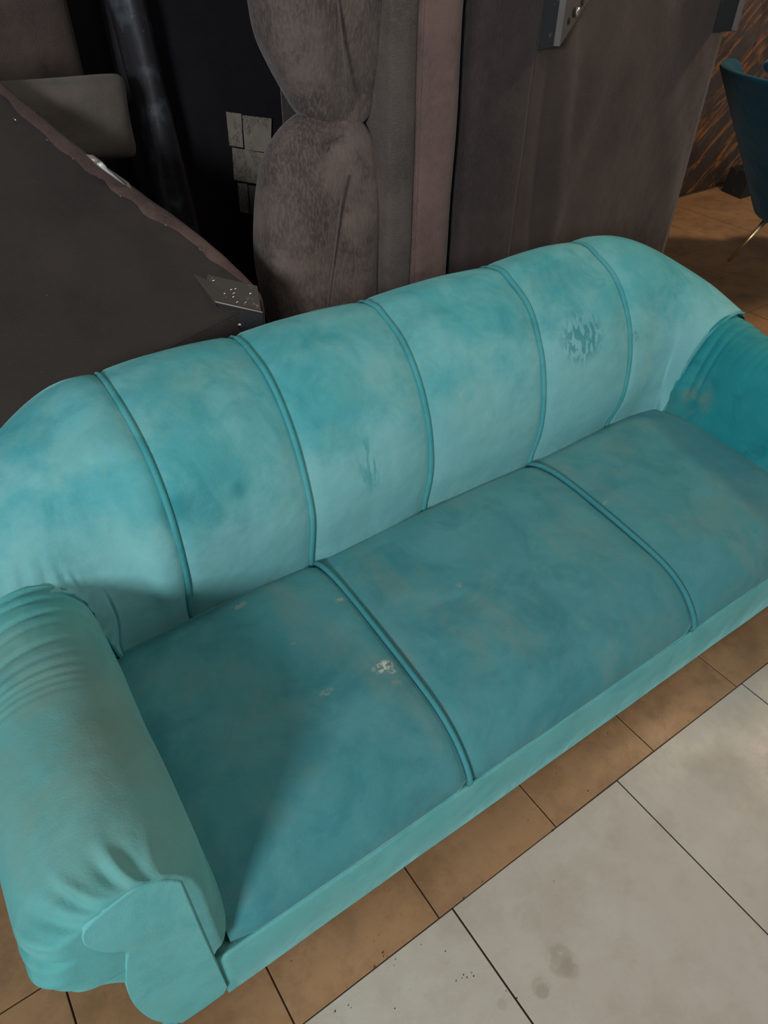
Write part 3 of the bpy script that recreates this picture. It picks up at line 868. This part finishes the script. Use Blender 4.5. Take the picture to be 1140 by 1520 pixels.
# corner block: top face with staple marks, front face with hole and screw
def pl_pt(u, v_, dz=0):
    """pixel on the plane of the lining near the corner"""
    P = EP[-4]; nrm = (EP[-16]-P).cross(W0-P).normalized(); d = ROT @ Vector(((u-570)/F, (760-v_)/F, -1))
    P = P+Vector((0, 0, dz)); t = (P-CAM).dot(nrm)/d.dot(nrm); return CAM+d*t
T = [pl_pt(282, 401, .012), pl_pt(382, 424, .016), pl_pt(388, 463, .016), pl_pt(318, 447, .022)]
blk = hexa('corner_block', T, [p+Vector((0, 0, -.10)) for p in T], M_ply, ov, .0015)
fa, fb2 = T[3], T[2]
dn = Vector((0, -.008, -.20)); o_ = Vector((0, -.006, 0))
fr = [fa+o_, fb2+o_, fb2+dn, fa+Vector((.05, 0, 0))+dn]
plt = hexa('metal_plate', fr, [p+Vector((0, .006, 0)) for p in fr], M_blackwood, blk, .001)
tube('pale_edge', [fa+o_+Vector((0, 0, .001)), fb2+o_+Vector((0, 0, .001))], .0018, M_paleedge, blk, 6)  # thin pale line along the front edge of the block
for (u, v_, r, mt, nm) in ((346, 467, .0045, M_hole, 'screw_hole'), (355, 484, .0075, M_steel, 'screw'), (355, 484, .0035, M_hole, 'screw_slot')):
    p, nr = on_face(u, v_, fa+o_, fb2+o_)
    disc(nm, p, nr, r, .004+(.004 if nm == 'screw_slot' else 0), mt, blk, 12)
for (u, v_) in ((334, 436), (344, 430), (350, 429), (347, 436), (347, 441), (372, 436), (352, 449), (365, 449), (317, 417)):
    p = pl_pt(u, v_, .016)
    box('staple', p.x-.003, p.x+.003, p.y-.001, p.y+.001, p.z-.001, p.z+.002, M_staple, blk, 0)
# staples along the edge
def lining_near(u, v_, y):
    return at(u, v_, y=y)
for (u, v_, L_) in ((23, 182, 7), (70, 212, 6), (93, 223.5, 8), (108, 240, 5), (147, 268, 6), (157, 271.5, 8), (178, 295, 6), (194, 298, 4), (215, 318, 6), (245, 338, 6), (296, 374, 6)):
    # find the point on the lining mesh: intersect the ray with the ruled surface plane locally
    t = min(1, max(0, (u+50)/440)); i = min(n1-2, max(1, int(t*(n1-1))))
    P = EP[i]; w_ = W1.lerp(W0, i/(n1-1)); nrm = (EP[i+1]-EP[i-1]).cross(w_-P).normalized()
    d = ROT @ Vector(((u-570)/F, (760-v_)/F, -1)); tt = (P-CAM).dot(nrm)/d.dot(nrm); q = CAM+d*tt
    al = (EP[i+1]-EP[i-1]).normalized(); hw = L_*.0007
    up_ = Vector((0, -.004, .008))
    tube('staple', [q-al*hw+up_, q+al*hw+up_], .0013, M_staple, ov, 6)
# torn tape strip on the edge, its glint painted as a small pale piece
def edge_at(u, v_, y, up_=0): return at(u, v_, y=y)+Vector((0, 0, up_))
ytp = 1.40
fl = [(127, 229), (138, 230), (152, 240), (158, 248), (190, 270), (203, 288), (192, 279), (185, 274), (154, 253), (146, 248)]
tear = obj('torn_tape', [edge_at(u, v_, 1.38) for u, v_ in fl], [(0, 1, 2, 9), (2, 3, 8, 9), (3, 4, 7, 8), (4, 5, 6, 7)], M_tape2, ov, True, solid=.002)
obj('tape_glint', [edge_at(u, v_, 1.374) for u, v_ in ((143, 243), (150, 240), (157, 246), (159, 251), (186, 273), (184, 274), (152, 251))], [(0, 1, 2, 3, 6), (3, 4, 5, 6)], M_tapeglint, tear, True, solid=.002)

# ================================================================ DARK TEAL CHAIR (right)
ch = thing('lounge_chair', 'dark teal velvet chair with slim brass legs on the tan floor', 'chair', (3.19, 1.42, 0))
yaw = math.radians(3); cy_, sy_ = math.cos(yaw), math.sin(yaw)
def W(p):   # chair space (x forward) -> world
    x, y, z = p; return Vector((3.19+x*cy_-y*sy_, 1.42+x*sy_+y*cy_, z))
def shell(inner):
    nu, nv = 48, 26; V = []
    for i in range(nu):
        t = -1+2*i/(nu-1); an = math.pi+t*math.radians(118)
        top = .97-.30*sstep(.75, 1, abs(t))
        for j in range(nv):
            h = j/(nv-1); z = .235+(top-.235)*h
            r = (.25+.16*h)-(.05 if inner else 0)
            x = r*math.cos(an)*.95-.44*h; y = r*math.sin(an)*1.12
            V.append(W((x, y, z-(.0 if not inner else .0))))
    return V, nu, nv
Vo, nu, nv = shell(False); Vi, _, _ = shell(True); N = len(Vo)
Fc = grid_faces(nu, nv)+grid_faces(nu, nv, off=N)
for i in range(nu-1):
    Fc.append((i*nv+nv-1, (i+1)*nv+nv-1, N+(i+1)*nv+nv-1, N+i*nv+nv-1)); Fc.append((i*nv, (i+1)*nv, N+(i+1)*nv, N+i*nv))
for j in range(nv-1):
    Fc.append((j, j+1, N+j+1, N+j)); q = (nu-1)*nv; Fc.append((q+j, q+j+1, N+q+j+1, N+q+j))
obj('shell', Vo+Vi, Fc, M_chair, ch, subsurf=1)
n = 32; V = []; rings = ((0, .24), (.2, .235), (.235, .245), (.25, .28), (.25, .36), (.24, .40), (.18, .415), (0, .42))
for (r, z) in rings:
    for k in range(n):
        an = 2*math.pi*k/n; V.append(W((r*math.cos(an)+.03, r*1.1*math.sin(an), z)))
obj('seat', V, grid_faces(len(rings), n, closed_v=True), M_chairin, ch)
for (x, y) in ((-.16, .14), (-.16, -.14), (.16, .14), (.16, -.14)):
    p0 = W((x, y, .25)); p1 = W((x*1.5, y*1.7, 0.0))
    tube('leg', [p0, p1], .01, M_brass, ch, 10, radii=[.015, .009])
# head cushion showing above the rim
V = []; n = 20
for i in range(n):
    t = -1+2*i/(n-1); rr = .045*math.sqrt(max(.02, 1-t**4))
    for k in range(14):
        an = 2*math.pi*k/14; V.append(W((-.70+rr*math.cos(an), t*.17-.02, 1.0+rr*.8*math.sin(an))))
obj('head_roll', V, grid_faces(n, 14, closed_v=True)+[tuple(range(14))[::-1], tuple(range((n-1)*14, n*14))], M_chairin, ch)
# dark block by the wall
bl = hexa('dark_block', [Vector((3.93, 2.26, 0)), Vector((4.25, 2.26, 0)), Vector((4.25, 2.26, .15)), Vector((3.97, 2.26, .15))],
          [Vector((3.97, 2.44, 0)), Vector((4.25, 2.44, 0)), Vector((4.25, 2.44, .15)), Vector((4.00, 2.44, .15))], M_blackwood, None, .004)
tag(bl, 'small dark block on the floor by the streaked wall behind the teal chair', 'block')
